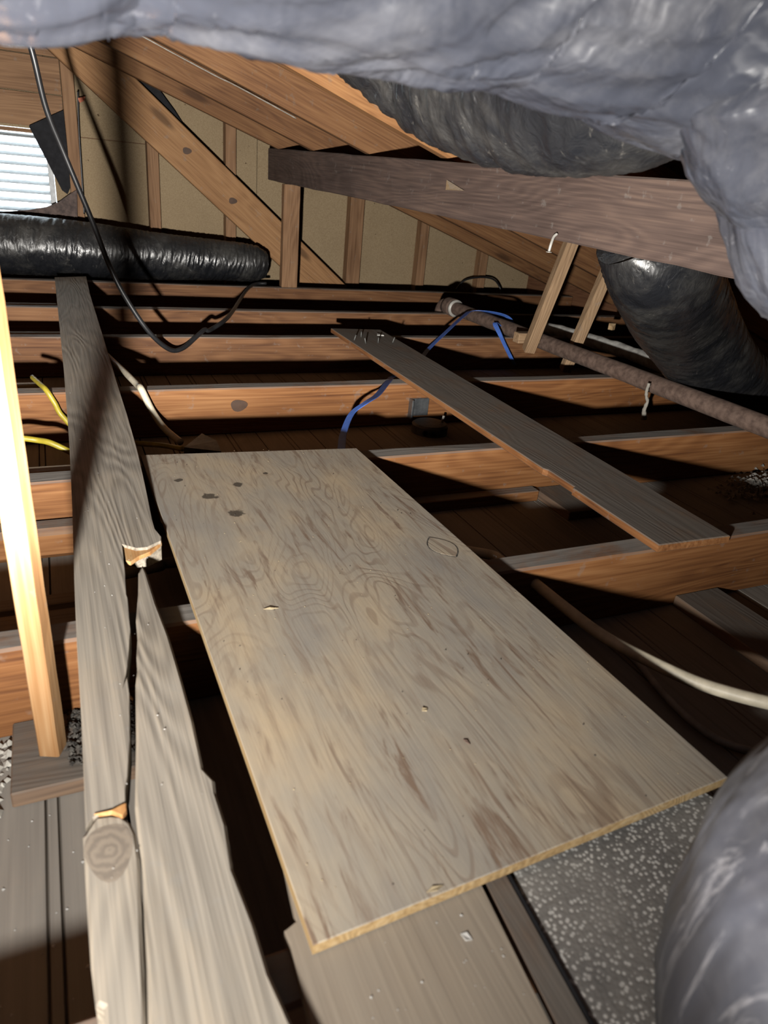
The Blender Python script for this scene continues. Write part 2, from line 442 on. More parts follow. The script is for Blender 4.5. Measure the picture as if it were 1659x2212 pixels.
def stud(x, w=.10): timber('stud', (x, YW - .06, Z0), (x, YW - .06, roof_under(x) + .1), w, .12, M['stud'], wall, ref=(0, 1, 0))
for x in (.315, .985, 1.70, 3.03, 3.85, 4.66): stud(x, .10 if x != 3.03 else .155)
for x in (-2.1, -3.1, -4.1): stud(x)
for z0, z1 in ((1.135, 1.385), (1.395, 1.66), (1.67, 1.84)):
    upright('plank', [(-1.6, z0), (.26, z0), (.26, z1), (-1.6, z1)], YW - .055, .05, M['stud'], wall)
near = tag(empty('wall_near', (0, -1.6, Z0)), kind='structure')
upright('panel', [(-6.2, Z0 - .1), (6.2, Z0 - .1), (6.2, .4), (-.2, 2.6), (-6.2, .4)], -1.7, .04, M['deck'], near)

# roof boards above the rafters, both slopes
roof = tag(empty('ceiling', (-.2, 3, 2.2)), kind='structure')
sl = math.atan(.335)
def roof_board(d, s):
    # d: distance down the slope from the ridge, s: +1 right slope, -1 left slope
    rb = Vector((-.2 + s * math.cos(sl) * d, 0, 1.897 + .26 - math.sin(sl) * d))
    nrm = Vector((s * math.sin(sl), 0, math.cos(sl)))
    timber('roof_board', (rb.x, -1.65, rb.z), (rb.x, YW + .1, rb.z), .30, .03, M['deck'], roof, ref=nrm, bev=0)
for s in (1, -1):
    nr = Vector((s * math.sin(sl), 0, math.cos(sl))); q = Vector((-.2, 0, 2.157)) + nr * .035; e = q + Vector((s * math.cos(sl), 0, -math.sin(sl))) * 6.5
    q -= Vector((s * math.cos(sl), 0, -math.sin(sl))) * .02
    vs = [(p.x * U, y * U, p.z * U) for p in (q, e, e + nr * .02, q + nr * .02) for y in (-1.8, YW + .3)]
    link('roof_felt', mesh('roof_felt', vs, [(0, 1, 3, 2), (4, 5, 7, 6), (0, 2, 4, 6), (1, 7, 5, 3), (0, 6, 7, 1), (2, 3, 5, 4)]), M['blackflap'], roof)
for x, nm in ((5.42, 'wall_right'), (-5.82, 'wall_left')):
    o = timber(nm, (x, -1.7, .1), (x, YW + .1, .1), .04, .8, M['deck'], bev=0); tag(o, kind='structure')
for k in range(21):
    roof_board(.15 + k * .304, 1); roof_board(.15 + k * .304, -1)

# ---------------------------------------------------------------- joists
JOISTS = [(.532, 'floor joist nearest the viewer, dusty top crossing the bottom left corner'),
          (1.457, 'orange-brown joist under the near end of the narrow grey board'),
          (2.385, 'orange-brown joist just behind the far end of the plywood sheet'),
          (3.405, 'knotty joist with the round metal fixture box on its face'),
          (4.53, 'scuffed joist under the far end of the narrow grey board'),
          (5.45, 'joist second from the gable wall, beneath the hanging black cable'),
          (6.62, 'farthest joist, along the foot of the gable wall')]
for i, (y, lab) in enumerate(JOISTS):
    o = timber('ceiling_joist', (-5.6, y + .0425, -.12), (5.35, y + .0425, -.12), .085, .24, M['joist'] if i < 4 else M['joist_far_dim'], bev=.004, rough=.0025, seed=i + 3, n=24)
    tag(o, lab, 'joist', 'ceiling joists')

# ---------------------------------------------------------------- rafters, purlin, brace, posts
RAFT = [(6.96, 'farthest rafter, tight against the gable wall above the purlin end'),
        (6.02, 'second rafter from the gable wall, crossing the purlin'),
        (4.93, 'middle rafter with pale dust along its lower edge'),
        (3.86, 'bright orange rafter just left of the upper black duct'),
        (2.85, 'nearest rafter, mostly hidden behind the upper black duct')]
for i, (y, lab) in enumerate(RAFT):
    off = .12
    n = Vector((math.sin(sl), 0, math.cos(sl))) * off
    a = Vector((-.2, y + .0425, 1.897)) + n; b = Vector((5.55, y + .0425, 1.897 - .335 * 5.75)) + n
    o = timber('rafter', a, b, .085, .24, M['rafter'] if i > 2 else M['rafter_far_dim'], ref=n, bev=.003, rough=.002, seed=20 + i, n=16)
    tag(o, lab, 'rafter', 'roof rafters')

def purlin():
    c = [(2.000, 7.256, 1.180), (2.000, 7.267, 0.912), (2.000, 1.721, 0.828), (2.000, 1.955, 1.096)]
    top = [(2.0, 7.26, 1.165), (2.0, .3, 1.085)]
    root = empty('purlin', (2.0, 3.5, .85))
    tag(root, 'broad dark brown purlin board running overhead beneath the rafters', 'beam')
    timber('beam', (2.03, 7.26, 1.026), (2.03, 1.38, .945), .06, .270, M['purlin'], root, bev=.004, rough=.003, seed=5, n=30)
    p = [Vector(v) for v in [(1.985, 2.642, 0.856), (1.970, 2.640, 0.843), (1.955, 2.630, 0.813), (1.950, 2.628, 0.786)]]
    nl = tube('bent_nail', p, .006, M['nail'], root, 16, 8); tube('nail_head', [p[-1] - Vector((0, 0, .002)), p[-1] + Vector((0, 0, -.004))], .013, M['nail'], nl, 2, 10)
    s = [(1.990, 3.683, 1.026), (1.990, 3.480, 0.982)]
    a, b = Vector(s[0]), Vector(s[1])
    me = mesh('splinter', [tuple((v - a) * U) for v in (a, b, a + (b - a) * .5 + Vector((-.03, 0, -.02)), a + Vector((0, 0, -.05)))], [(0, 1, 2), (0, 2, 3), (0, 3, 1), (1, 3, 2)])
    link('splinter', me, M['lath'], root, Matrix.Translation(a * U))
purlin()
tag(timber('purlin_post', (2.055, 6.675, 0), (2.055, 6.675, .880), .15, .08, M['stud'], ref=(0, 1, 0), rough=.002, n=8, seed=4),
    'short reddish post carrying the far end of the dark purlin', 'post')
tag(timber('diagonal_brace', (.09, 7.345, 1.98), (2.80, 7.345, -.20), .085, .325, M['brace'], ref=(0, 0, 1), bev=.004),
    'wide knotty diagonal timber sloping down across the gable wall', 'brace')

tag(timber('wooden_stick', (-.089, 1.335, -.198), (-.104, 1.335, 1.86), .044, .044, M['post'], ref=(math.sin(.42), math.cos(.42), 0), bev=.002, rough=.0008, n=30, seed=9),
    'bright upright wooden stick at the left edge, standing on a scrap board', 'stick')

# ---------------------------------------------------------------- plywood sheet
STAINS = []
def ply():
    z = .044
    TL, TR, BL = (0.242, 2.511, 0.024), (1.054, 2.441, 0.024), (0.243, 0.577, 0.044)
    BR = (1.075, BL[1] + .035, .044)
    st = [(0.334, 2.253, 0.030), (0.406, 2.099, 0.030), (0.515, 2.179, 0.030), (0.460, 1.953, 0.030), (0.633, 2.256, 0.030)]
    for p, r in zip(st, (.010, .016, .013, .017, .007)):
        STAINS.append(((p[1] - TL[1]) * U, -(p[0] - TL[0]) * U, r))
    root = tag(empty('plywood_sheet', (.65, 1.6, .01)), 'large weathered plywood sheet lying across the joists in the middle', 'plywood')
    M['ply'] = mat_ply()
    o = plate('sheet', [TL, BL, BR, TR], .022, M['ply'], root, .0008, M['edgeply'])
    # football-shaped veneer patch
    a, b = Vector((0.979, 1.656, 0.034)), Vector((0.997, 1.524, 0.034))
    zc = .0345; d = (b - a); L = d.length; d.normalize(); nrm = Vector((-d.y, d.x, 0))
    def lens(name, k, zt, mat):
        pts = []
        for j in range(17):
            u = -1 + j / 8; pts.append((u, (1 - u * u) * .5))
        for j in range(1, 16):
            u = 1 - j / 8; pts.append((u, -(1 - u * u) * .5))
        c = (a + b) / 2
        P = [c + d * (u * L * .5 * k) + nrm * (v * L * .62 * k) for u, v in pts]
        P = [(p.x, p.y, zt(p)) for p in P]
        plate(name, P, .003, mat, root, 0)
    def ztop(p): f = (TL[1] - p.y) / (TL[1] - BL[1]); return .024 + .020 * f
    lens('patch_joint', 1.06, lambda p: ztop(p) + .0004, M['rubble'])
    lens('veneer_patch', .97, lambda p: ztop(p) + .0010, M['ply'])
ply()

# ---------------------------------------------------------------- narrow board on the right
def narrow():
    c = [(1.761, 4.689, 0.030), (2.124, 4.654, 0.030), (1.996, 1.424, 0.030), (1.690, 1.434, 0.030)]
    root = tag(empty('narrow_board', (2, 3, .01)), 'long narrow dark grey board laid over the joists right of the plywood', 'board')
    k = Vector(c[3]) * .86 + Vector(c[0]) * .14; k2 = Vector(c[3]) * .80 + Vector(c[0]) * .20
    plate('board', [c[0], tuple(k2), tuple(k2 + Vector((.012, -.02, 0))), tuple(k + Vector((.014, .01, 0))), tuple(k), c[3], c[2], c[1]], .03, M['board'], root, .002, M['joist'])
    for (x, y, lean) in ((765, 735, .01), (790, 742, -.01), (817, 741, 0), (848, 740, .012), (780, 728, .0)):
        p = Vector({765: (1.788, 4.318, 0.030), 790: (1.832, 4.225, 0.030), 817: (1.925, 4.238, 0.030), 848: (2.035, 4.251, 0.030), 780: (1.876, 4.414, 0.030)}[x])
        tube('nail', [p, p + Vector((lean, 0, .035))], .0045, M['darksteel'], root, 2, 6)
narrow()

# ---------------------------------------------------------------- long split plank on the left
def plank():
    root = tag(empty('split_plank', (.1, 3, .02)), 'long weathered plank on the left, split lengthwise with a gap at its near half', 'plank')
    main = [(0.051, 6.394, 0.060), (0.036, 4.604, 0.060), (0.027, 3.561, 0.060), (0.013, 2.563, 0.060), (-0.000, 2.024, 0.060), (-0.012, 1.626, 0.060), (-0.019, 1.337, 0.060), (-0.022, 1.118, 0.060), (-0.026, 0.957, 0.060), (-0.029, 0.861, 0.060), (-0.017, 0.879, 0.060), (-0.000, 0.886, 0.060), (0.017, 0.888, 0.060), (0.030, 0.878, 0.060), (0.036, 0.929, 0.060), (0.041, 0.950, 0.060), (0.054, 1.036, 0.060), (0.066, 1.162, 0.060), (0.067, 1.213, 0.060), (0.059, 1.191, 0.060), (0.072, 1.250, 0.060), (0.091, 1.378, 0.060), (0.098, 1.509, 0.060), (0.097, 1.526, 0.060), (0.104, 1.622, 0.060), (0.107, 1.676, 0.060), (0.112, 1.775, 0.060), (0.144, 1.745, 0.060), (0.172, 1.744, 0.060), (0.211, 1.772, 0.060), (0.215, 1.796, 0.060), (0.205, 1.847, 0.060), (0.206, 1.913, 0.060), (0.217, 2.148, 0.060), (0.227, 2.415, 0.060), (0.230, 2.516, 0.060), (0.236, 2.867, 0.060), (0.239, 3.278, 0.060), (0.252, 4.275, 0.060), (0.263, 5.366, 0.060), (0.267, 5.681, 0.060), (0.288, 6.499, 0.060)]
    plate('left_split', main, .06, M['plank'], root, .003)
    strip = [(0.150, 1.661, 0.058), (0.135, 1.622, 0.058), (0.124, 1.530, 0.058), (0.106, 1.414, 0.058), (0.101, 1.342, 0.058), (0.092, 1.279, 0.058), (0.088, 1.232, 0.058), (0.080, 1.189, 0.058), (0.064, 1.035, 0.058), (0.053, 0.947, 0.058), (0.045, 0.882, 0.058), (0.043, 0.831, 0.058), (0.043, 0.785, 0.058), (0.041, 0.746, 0.058), (0.035, 0.680, 0.058), (0.030, 0.615, 0.058), (0.023, 0.546, 0.058), (0.018, 0.487, 0.058), (0.196, 0.417, 0.058), (0.185, 0.484, 0.058), (0.175, 0.554, 0.058), (0.174, 0.625, 0.058), (0.166, 0.720, 0.058), (0.174, 0.801, 0.058), (0.172, 0.870, 0.058), (0.175, 0.897, 0.058), (0.163, 0.928, 0.058), (0.168, 1.050, 0.058), (0.168, 1.132, 0.058), (0.168, 1.173, 0.058), (0.166, 1.330, 0.058), (0.158, 1.470, 0.058), (0.155, 1.612, 0.058)]
    plate('right_split', strip, .058, M['plank'], root, .003)
    knot = [(-0.014, 0.882, 0.058), (-0.034, 0.851, 0.058), (-0.035, 0.719, 0.058), (-0.035, 0.641, 0.058), (-0.033, 0.592, 0.058), (-0.024, 0.584, 0.058), (-0.027, 0.504, 0.058), (0.016, 0.487, 0.058), (0.021, 0.547, 0.058), (0.027, 0.616, 0.058), (0.032, 0.681, 0.058), (0.038, 0.747, 0.058), (0.041, 0.786, 0.058), (0.041, 0.830, 0.058), (0.036, 0.854, 0.058), (0.024, 0.871, 0.058), (0.009, 0.878, 0.058)]
    plate('knot_section', knot, .058, M['plank'], root, .003)
    fr = [(-0.015, 0.883, 0.064), (0.009, 0.882, 0.064), (0.026, 0.888, 0.064), (0.033, 0.889, 0.064), (0.032, 0.876, 0.064), (0.025, 0.865, 0.064), (0.010, 0.880, 0.064)]
    plate('torn_splinter', fr, .012, M['broken'], root, .001)
    br = [(0.112, 1.801, 0.052), (0.145, 1.763, 0.052), (0.178, 1.760, 0.052), (0.216, 1.797, 0.052), (0.213, 1.776, 0.052), (0.178, 1.731, 0.052), (0.147, 1.713, 0.052), (0.124, 1.689, 0.052), (0.113, 1.699, 0.052)]
    plate('torn_end', br, .012, M['broken'], root, .001)
plank()

# knots that show as rings of darker wood
def mat_knot():
    t = NT('ringed_knot'); t.K = .8
    tc = t.n('ShaderNodeTexCoord'); ln = t.n('ShaderNodeVectorMath', operation='LENGTH'); t.t.links.new(tc.outputs['Object'], ln.inputs[0])
    w = t.math('SINE', t.math('ADD', t.math('MULTIPLY', ln.outputs['Value'], 620.0), t.math('MULTIPLY', t.noise((55, 40, 40), 3), 16.0)))
    return t.done(t.ramp(t.math('ADD', t.math('MULTIPLY', w, .25), .5), (.2, (.165, .138, .112)), (.8, (.25, .21, .165))), .85)
M['knot'] = mat_knot()
M['darkknot'] = flat('dark_knot', (.10, .045, .02, 1), .7)
def knot_part(parent, c, ax, rx, rz, mat):
    # a slightly proud oval on a face: ax 'z' lies on a top face, 'y' on a face toward -y
    seg = 22; vs = [(0, 0, 0)]; rnd = random.Random(int(c[0] * 1000))
    for k in range(seg):
        a = 6.2832 * k / seg; q = 1 + .08 * math.sin(3 * a + c[0]); u, v = rx * q * math.cos(a) * U, rz * q * math.sin(a) * U
        vs.append((u, v, -.0006) if ax == 'z' else (u, .0006, v))
    fs = [(0, 1 + k, 1 + (k + 1) % seg) for k in range(seg)] + [tuple(range(1, seg + 1))]
    off = Vector((0, 0, .0008)) if ax == 'z' else Vector((0, -.0008, 0))
    return link('knot', mesh('knot', vs, fs), mat, parent, Matrix.Translation(Vector(c) * U + off))
pl = bpy.data.objects['split_plank']
knot_part(pl, (0.001, 0.811, 0.058), 'z', .034, .052, M['knot'])
jc = [o for o in bpy.data.objects if o.get('label', '').startswith('knotty joist')][0]
knot_part(jc, (0.811, 3.400, -0.090), 'y', .042, .030, M['darkknot'])
db = bpy.data.objects['diagonal_brace']
for k_ in ((1.260, 7.300, 1.066), (1.676, 7.300, 0.680)): knot_part(db, k_, 'y', .04, .028, M['darkknot'])

# ---------------------------------------------------------------- near floor pieces
root = tag(empty('hardboard_strip', (.38, .2, 0)), 'flat brown hardboard strip poking out under the near plywood edge', 'board')
plate('board', [(0.238, 0.635, 0.019), (0.218, 0.627, 0.019), (0.220, 0.604, 0.019), (0.209, 0.433, 0.019), (0.502, 0.319, 0.019), (0.524, 0.559, 0.019)] + [(.55, .85, .019), (.26, .85, .019)], .019, M['cardboard'], root, .001)
root = tag(empty('dark_strip', (.58, .3, 0)), 'thin dark wood strip between the hardboard and the speckled sheet', 'strip')
plate('strip', [(.552, .75, .012), (.500, .2, .012), (.547, .2, .012), (.590, .75, .012)], .012, M['board'], root, .001)
plate('black_edge', [(.591, .75, .012), (.548, .2, .012), (.553, .2, .012), (.596, .75, .012)], .012, M['blackflap'], root, 0)
tag(plate('speckled_sheet', [(.598, .70, .006), (.524, -.2, .006), (1.30, -.2, .006), (1.03, .66, .006)], .006, M['speckle'], None, .0005),
    'grey speckled sheet under the near right corner of the plywood', 'sheet')
tag(box('scrap_board', (-.172, 1.235, Z0), (.13, 1.455, -.20), M['board']), 'dusty scrap board under the foot of the upright stick', 'board')

# ceiling-level strips between joists
tag(box('flat_batten', (1.915, 2.475 - .36, Z0), (2.10, 2.383, -.20), M['board']), 'flat board end showing through the gap beneath the narrow grey board', 'board')
tag(box('flat_batten', (1.86, .72, Z0), (2.06, 1.455, -.20), M['board']), 'flat dusty board running from the joist face at the right edge', 'board')
tag(box('foot_strip', (.6, 2.325, Z0), (1.905, 2.383, -.19), M['joist']), 'low strip at the foot of the joist right of the plywood', 'strip')
tag(box('foot_strip', (-2.0, 2.285, Z0), (.22, 2.383, -.13), M['joist'], bev=.012), 'rounded ledger strip along the joist foot behind the upright stick', 'strip')
for (x0, x1, y, lab) in ((-1.6, .06, 2.52, 'pale batten edge behind the joist level with the plywood far edge'),
                         (-1.6, -.088, 3.60, 'short pale batten end just above the yellow cable'),
                         (-1.6, .06, 4.72, 'thin pale batten between the second and third farthest joists'),
                         (-1.6, .04, 5.66, 'thin pale batten in the farthest gap left of the plank')):
    tag(box('lath_batten', (x0, y, Z0), (x1, y + .05, -.018), M['lath']), lab, 'batten')
tag(box('loose_lath', (-1.2, 1.955, Z0), (.05, 2.01, -.205), M['lath']), 'pale loose lath on the ceiling boards behind the upright stick', 'lath')
tag(box('loose_lath', (-1.2, 1.84, Z0), (.07, 1.93, -.21), M['lath']), 'split pale lath in front of the other, nearest the joist', 'lath')

# ---------------------------------------------------------------- ducts
d = tube('flexible_duct', [(-2.4, 6.97, .22), (-.6, 6.97, .225), (0, 6.97, .222), (.6, 6.96, .205), (1.1, 6.95, .185), (1.5, 6.94, .172), (1.78, 6.93, .165), (1.90, 6.93, .16)],
         [.235, .235, .232, .215, .19, .175, .165, .12], M['duct'], n=420, seg=84, disp=creases(.013, 26, 1.1, 3, .012, .9))
tag(d, 'black plastic wrapped duct lying along the foot of the gable wall', 'duct')

over = [(1.159, 1.338, 1.271), (1.108, 1.334, 1.254), (1.082, 1.431, 1.240), (1.058, 1.618, 1.238), (1.038, 1.748, 1.257), (1.015, 1.914, 1.290), (0.956, 1.988, 1.341), (0.867, 2.047, 1.404), (0.766, 2.112, 1.474)]
d = tube('flexible_duct', over, .20, M['duct'], n=320, seg=84, disp=creases(.011, 22, 1.2, 11, .012, 1.8))
tag(d, 'black duct sagging over the top edge of the dark purlin', 'duct')

down = [(2.260, 2.411, 0.912), (2.420, 2.436, 0.751), (3.080, 2.866, 0.468), (3.580, 3.008, 0.173), (3.950, 3.049, 0.016), (4.300, 2.981, -0.089)]
d = tube('flexible_duct', down, [.21, .225, .25, .245, .215, .19], M['duct'], n=320, seg=84, disp=creases(.010, 20, 1.3, 23, .014, 2.4))
tag(d, 'fat black duct dropping behind the purlin to the joists at right', 'duct')

def near_duct():
    root = tag(empty('foreground_duct', (.6, 1.2, 1.4)), 'large grey plastic duct sagging across the top of the view', 'duct')
    e = [(-0.327, 0.978, 1.303), (-0.186, 0.977, 1.320), (-0.061, 0.975, 1.342), (-0.004, 0.976, 1.349), (-0.015, 0.980, 1.345), (0.025, 0.978, 1.365), (0.133, 0.968, 1.381), (0.203, 0.964, 1.378), (0.282, 0.967, 1.371), (0.433, 0.968, 1.371), (0.492, 0.973, 1.369), (0.607, 0.961, 1.374), (0.705, 0.954, 1.355), (0.804, 0.949, 1.349), (0.887, 0.947, 1.328), (1.005, 0.959, 1.319), (1.194, 0.999, 1.308), (1.649, 1.088, 1.316)]
    tube('main_sleeve', e, .25, M['duct_near'], root, 380, 150, disp=creases(.018, 9, 2.6, 31, .010, 3.2))
    e = [(0.988, 0.779, 1.292), (1.059, 0.780, 1.221), (1.086, 0.796, 1.208), (1.158, 0.778, 1.149), (1.218, 0.774, 1.061), (1.272, 0.798, 1.040), (1.326, 0.810, 1.014), (1.453, 0.804, 0.928), (1.627, 0.795, 0.798), (1.871, 0.776, 0.597), (2.146, 0.752, 0.347)]
    tube('branch_sleeve', e, .25, M['duct_near'], root, 180, 100, disp=creases(.020, 9, 2.4, 57, .03, 2.5))
near_duct()
e = [(1.624, 0.380, 0.089), (1.072, 0.259, 0.277), (0.874, 0.172, 0.372), (0.850, 0.162, 0.374), (0.807, 0.151, 0.370), (0.765, 0.143, 0.357), (0.757, 0.140, 0.310), (0.760, 0.146, 0.255), (0.807, 0.165, 0.159), (0.861, 0.177, 0.042)]
d = tube('flexible_duct', e, .26, M['duct_low'], n=200, seg=100, disp=creases(.008, 2.6, 6.5, 71, .01, .4))
tag(d, 'grey plastic duct rising at the bottom right corner', 'duct')

# ---------------------------------------------------------------- pipes and hanger
root = tag(empty('iron_pipe', (3.2, 3.5, .055)), 'rusty brown iron pipe running over the joists at right', 'pipe')
pp = [(3.149, 5.478, 0.060), (3.187, 4.963, 0.060), (3.204, 4.337, 0.060), (3.279, 3.645, 0.060), (3.243, 2.981, 0.060), (3.245, 2.485, 0.060), (3.248, 2.318, 0.060), (3.206, 1.927, 0.060)]
a, b = Vector(pp[0]), Vector(pp[-1]); a.z = b.z = .056
tube('pipe_run', [a, a.lerp(b, .3), a.lerp(b, .6), b], .053, M['pipe'], root, 60, 28, disp=lambda s, t, p: .0022 * noise.noise(p * 22))
dr = (b - a).normalized()
cp = tube('coupling', [a - dr * .06, a + dr * .06], .074, M['pipe'], root, 4, 28)
tube('bright_ring', [a + dr * .06, a + dr * .085], .071, M['nail'], cp, 2, 28)
tube('elbow', [a - dr * .05, a - dr * .13 + Vector((0, 0, -.01)), a - dr * .17 + Vector((0, 0, -.08)), a - dr * .17 + Vector((0, 0, -.25))], .056, M['pipe'], root, 16, 24)
wp = [(3.665, 4.890, 0.020), (3.735, 4.576, 0.020), (3.803, 4.105, 0.020), (3.787, 3.655, 0.020), (3.729, 3.034, 0.020)]
tag(tube('wrapped_pipe', wp, [.045, .05, .05, .05, .05], M['white_wrap'], n=60, seg=20, disp=lambda s, t, p: .010 * noise.noise(p * 14)),
    'pale wrapped pipe lying behind the rusty pipe and wooden hangers', 'pipe')
root = tag(empty('pipe_hanger', (3.1, 4, .1)), 'two wooden hanger strips reaching down from the rafters to the rusty pipe', 'hanger')
timber('strip', (2.975, 4.045, .02), (2.975, 3.765, .86), .075, .075, M['strip'], root, ref=(.25, 1, 0), bev=.002, rough=.001, n=10)
timber('strip', (3.345, 4.070, -.13), (3.345, 3.800, .74), .070, .070, M['strip'], root, ref=(.25, 1, 0), bev=.002, rough=.001, n=10)
timber('cross_block', (2.925, 4.14, .09), (3.11, 4.14, .09), .07, .07, M['strip'], root, bev=.002)
st = [(3.063, 2.980, 0.087), (3.062, 2.980, 0.027), (3.085, 2.980, -0.023), (3.079, 2.980, -0.070), (3.094, 2.980, -0.127)]
tag(tube('hanging_string', st, [.009, .010, .009, .012, .016], M['string'], n=40, seg=8, disp=lambda s, t, p: .004 * noise.noise(p * 60)),
    'frayed grey string dangling from the rusty pipe', 'string')

# ---------------------------------------------------------------- cables and strap
def cable(name, pts, r, mat, label, n=80):
    return tag(tube(name, pts, r, mat, n=n, seg=10), label, 'cable')
cable('black_cable', [(-0.002, 4.100, 1.525), (0.036, 4.100, 1.366), (0.071, 4.150, 1.153), (0.135, 4.200, 0.963), (0.242, 4.250, 0.658), (0.310, 4.300, 0.447), (0.383, 4.300, 0.278), (0.498, 4.300, 0.087), (0.617, 4.350, -0.030), (0.706, 4.400, -0.036), (0.823, 4.500, 0.026), (0.867, 4.550, 0.044), (0.914, 4.600, 0.034), (1.100, 4.900, 0.065), (1.556, 6.300, 0.006), (1.725, 6.640, 0.020), (1.844, 6.680, 0.026)],
      .014, M['black_cable'], 'black cable hanging in a loop from the upper left to the far joists', 160)
cable('white_cable', [(0.207, 4.300, 0.015), (0.263, 3.950, 0.010), (0.303, 3.700, 0.012), (0.341, 3.470, 0.007)] + [(0.348, 3.370, 0.013), (0.389, 3.340, -0.086), (0.427, 3.250, -0.138), (0.475, 3.100, -0.155)],
      .016, M['white_cable'], 'cream cable crossing the knotty joist beside the split plank')
cable('yellow_cable', [(-0.110, 3.620, 0.014), (-0.079, 3.480, 0.021), (-0.054, 3.390, 0.017), (-0.026, 3.370, -0.036), (0.002, 3.360, -0.098), (0.097, 3.300, -0.182), (0.305, 3.200, -0.187), (0.394, 3.100, -0.165), (0.468, 3.000, -0.150)],
      .012, M['yellow_cable'], 'yellow cable drooping over the joist left of the split plank')
cable('yellow_cable', [(-0.262, 2.950, -0.055), (-0.165, 2.950, -0.046), (-0.101, 2.950, -0.057), (-0.048, 2.920, -0.063), (0.044, 2.900, -0.115)],
      .012, M['yellow_cable'], 'short run of yellow cable low in the gap behind the upright stick')
cable('white_cable', [(0.088, 2.007, -0.170), (0.171, 2.022, -0.170), (0.235, 2.035, -0.170), (0.294, 2.047, -0.170)] + [(.75, 2.0, -.17), (1.0, 1.98, -.15)] + [(1.234, 1.736, -0.100), (1.250, 1.638, -0.080), (1.249, 1.498, -0.060), (1.247, 1.312, -0.050), (1.261, 1.168, -0.050), (1.307, 1.041, -0.050), (1.360, 0.936, -0.050), (1.402, 0.863, -0.040), (1.449, 0.801, -0.030), (1.514, 0.752, -0.030)],
      .017, M['white_cable'], 'cream cable curving out from under the plywood toward the right edge', 140)
cable('grey_cable', [(1.367, 1.655, -0.200), (1.427, 1.550, -0.210), (1.465, 1.381, -0.215), (1.478, 1.225, -0.220), (1.449, 1.081, -0.220), (1.438, 0.967, -0.220), (1.452, 0.885, -0.220), (1.502, 0.827, -0.220), (1.587, 0.786, -0.220)],
      .011, M['grey_cable'], 'thin grey cable in the dark gap below the cream cable', 90)
cable('black_wire', [(4.229, 7.300, -0.067), (4.322, 7.300, 0.038), (4.512, 7.300, 0.080), (4.702, 7.300, 0.066), (4.815, 7.300, -0.029), (4.802, 7.200, -0.160)],
      .010, M['black_cable'], 'small black wire loop at the foot of the gable wall', 50)
cable('thin_wire', [(0.387, 7.440, 1.438), (0.372, 7.440, 1.180), (0.364, 7.440, 0.817), (0.358, 7.440, 0.468)],
      .007, M['black_cable'], 'thin black wire running down the stud beside the louvre')
sp = [(1.071, 2.642, -0.060), (1.160, 2.848, -0.060), (1.256, 2.997, -0.020), (1.337, 3.028, 0.020), (1.447, 3.141, 0.022), (1.632, 3.420, 0.006), (1.769, 3.629, -0.020)] + [(1.98, 3.8, -.04)] + [(2.282, 4.223, -0.020), (2.581, 4.511, 0.050), (2.879, 4.812, 0.100), (3.075, 4.975, 0.118)] + [(3.24, 4.80, .118), (3.30, 4.74, .06), (3.24, 4.68, .0)] + [(3.041, 4.600, 0.099), (3.017, 4.480, 0.038), (3.087, 4.460, -0.071), (3.169, 4.450, -0.182)]
tag(ribbon('blue_strap', sp, .034, M['blue'], n=150, side=(.3, -1, .2)), 'bright blue plastic strap looped over the rusty pipe and under the narrow board', 'strap')

tag(tube('cobweb_strand', [(0.600, 4.925, 1.607), (0.800, 4.920, 1.537), (1.039, 4.925, 1.458), (1.121, 4.920, 1.434), (1.292, 4.920, 1.377), (1.534, 4.925, 1.294)], .0035, M['string'], n=60, seg=6, disp=lambda s, t, p: .002 * noise.noise(p * 40)),
    'dusty pale cobweb strand along the lower edge of the middle rafter', 'cobweb')

# ---------------------------------------------------------------- boxes and fittings
root = tag(empty('fixture_box', (1.86, 3.3, Z0)), 'round grey metal fixture box below a shiny bracket on the knotty joist', 'electrical box')
def disc(name, c, r, z0, z1, mat, parent, seg=32, rim=0.0):
    pts = [(0, 0, 0)]
    vs, fs = [], []
    prof = [(r, z0), (r, z1 - .01), (r - .012, z1), (r * .55, z1 + .002)]
    for R_, z in prof:
        for k in range(seg):
            a = 2 * math.pi * k / seg; vs.append((R_ * math.cos(a) * U, R_ * math.sin(a) * U, z * U))
    for i in range(len(prof) - 1):
        for k in range(seg): fs.append((i * seg + k, i * seg + (k + 1) % seg, (i + 1) * seg + (k + 1) % seg, (i + 1) * seg + k))
    fs += [tuple(range(seg))[::-1], tuple(range((len(prof) - 1) * seg, len(prof) * seg))]
    return link(name, mesh(name, vs, fs), mat, parent, Matrix.Translation(Vector((c[0], c[1], 0)) * U))
disc('can', (1.84, 3.27, 0), .10, Z0, -.185, M['darksteel'], root)
for kx in (1.765, 1.80): tube('knockout', [(kx, 3.185 - (kx - 1.765) * .3, -.212), (kx, 3.176 - (kx - 1.765) * .6, -.212)], .014, M['blackflap'], root, 2, 12)
tube('screw', [(1.915, 3.27, -.19), (1.92, 3.27, -.15)], .007, M['nail'], root, 2, 8)
bk = box('bracket', (1.775, 3.392, -.185), (1.885, 3.404, -.085), M['chrome'], root, .0005)
box('flange', (1.765, 3.36, -.195), (1.775, 3.404, -.085), M['chrome'], root, .0005)
root = tag(empty('junction_box', (.53, 2.9, Z0)), 'grey steel junction box lid tilted behind the far edge of the plywood', 'electrical box')
jp = [(0.451, 2.850, -0.085), (0.552, 3.000, -0.082), (0.596, 2.900, -0.083), (0.594, 2.800, -0.094)]
j = [Vector(v) for v in jp]
vs = [tuple((v - j[0]) * U) for v in j] + [tuple((v - j[0] + Vector((.0, .02, -.035))) * U) for v in j]
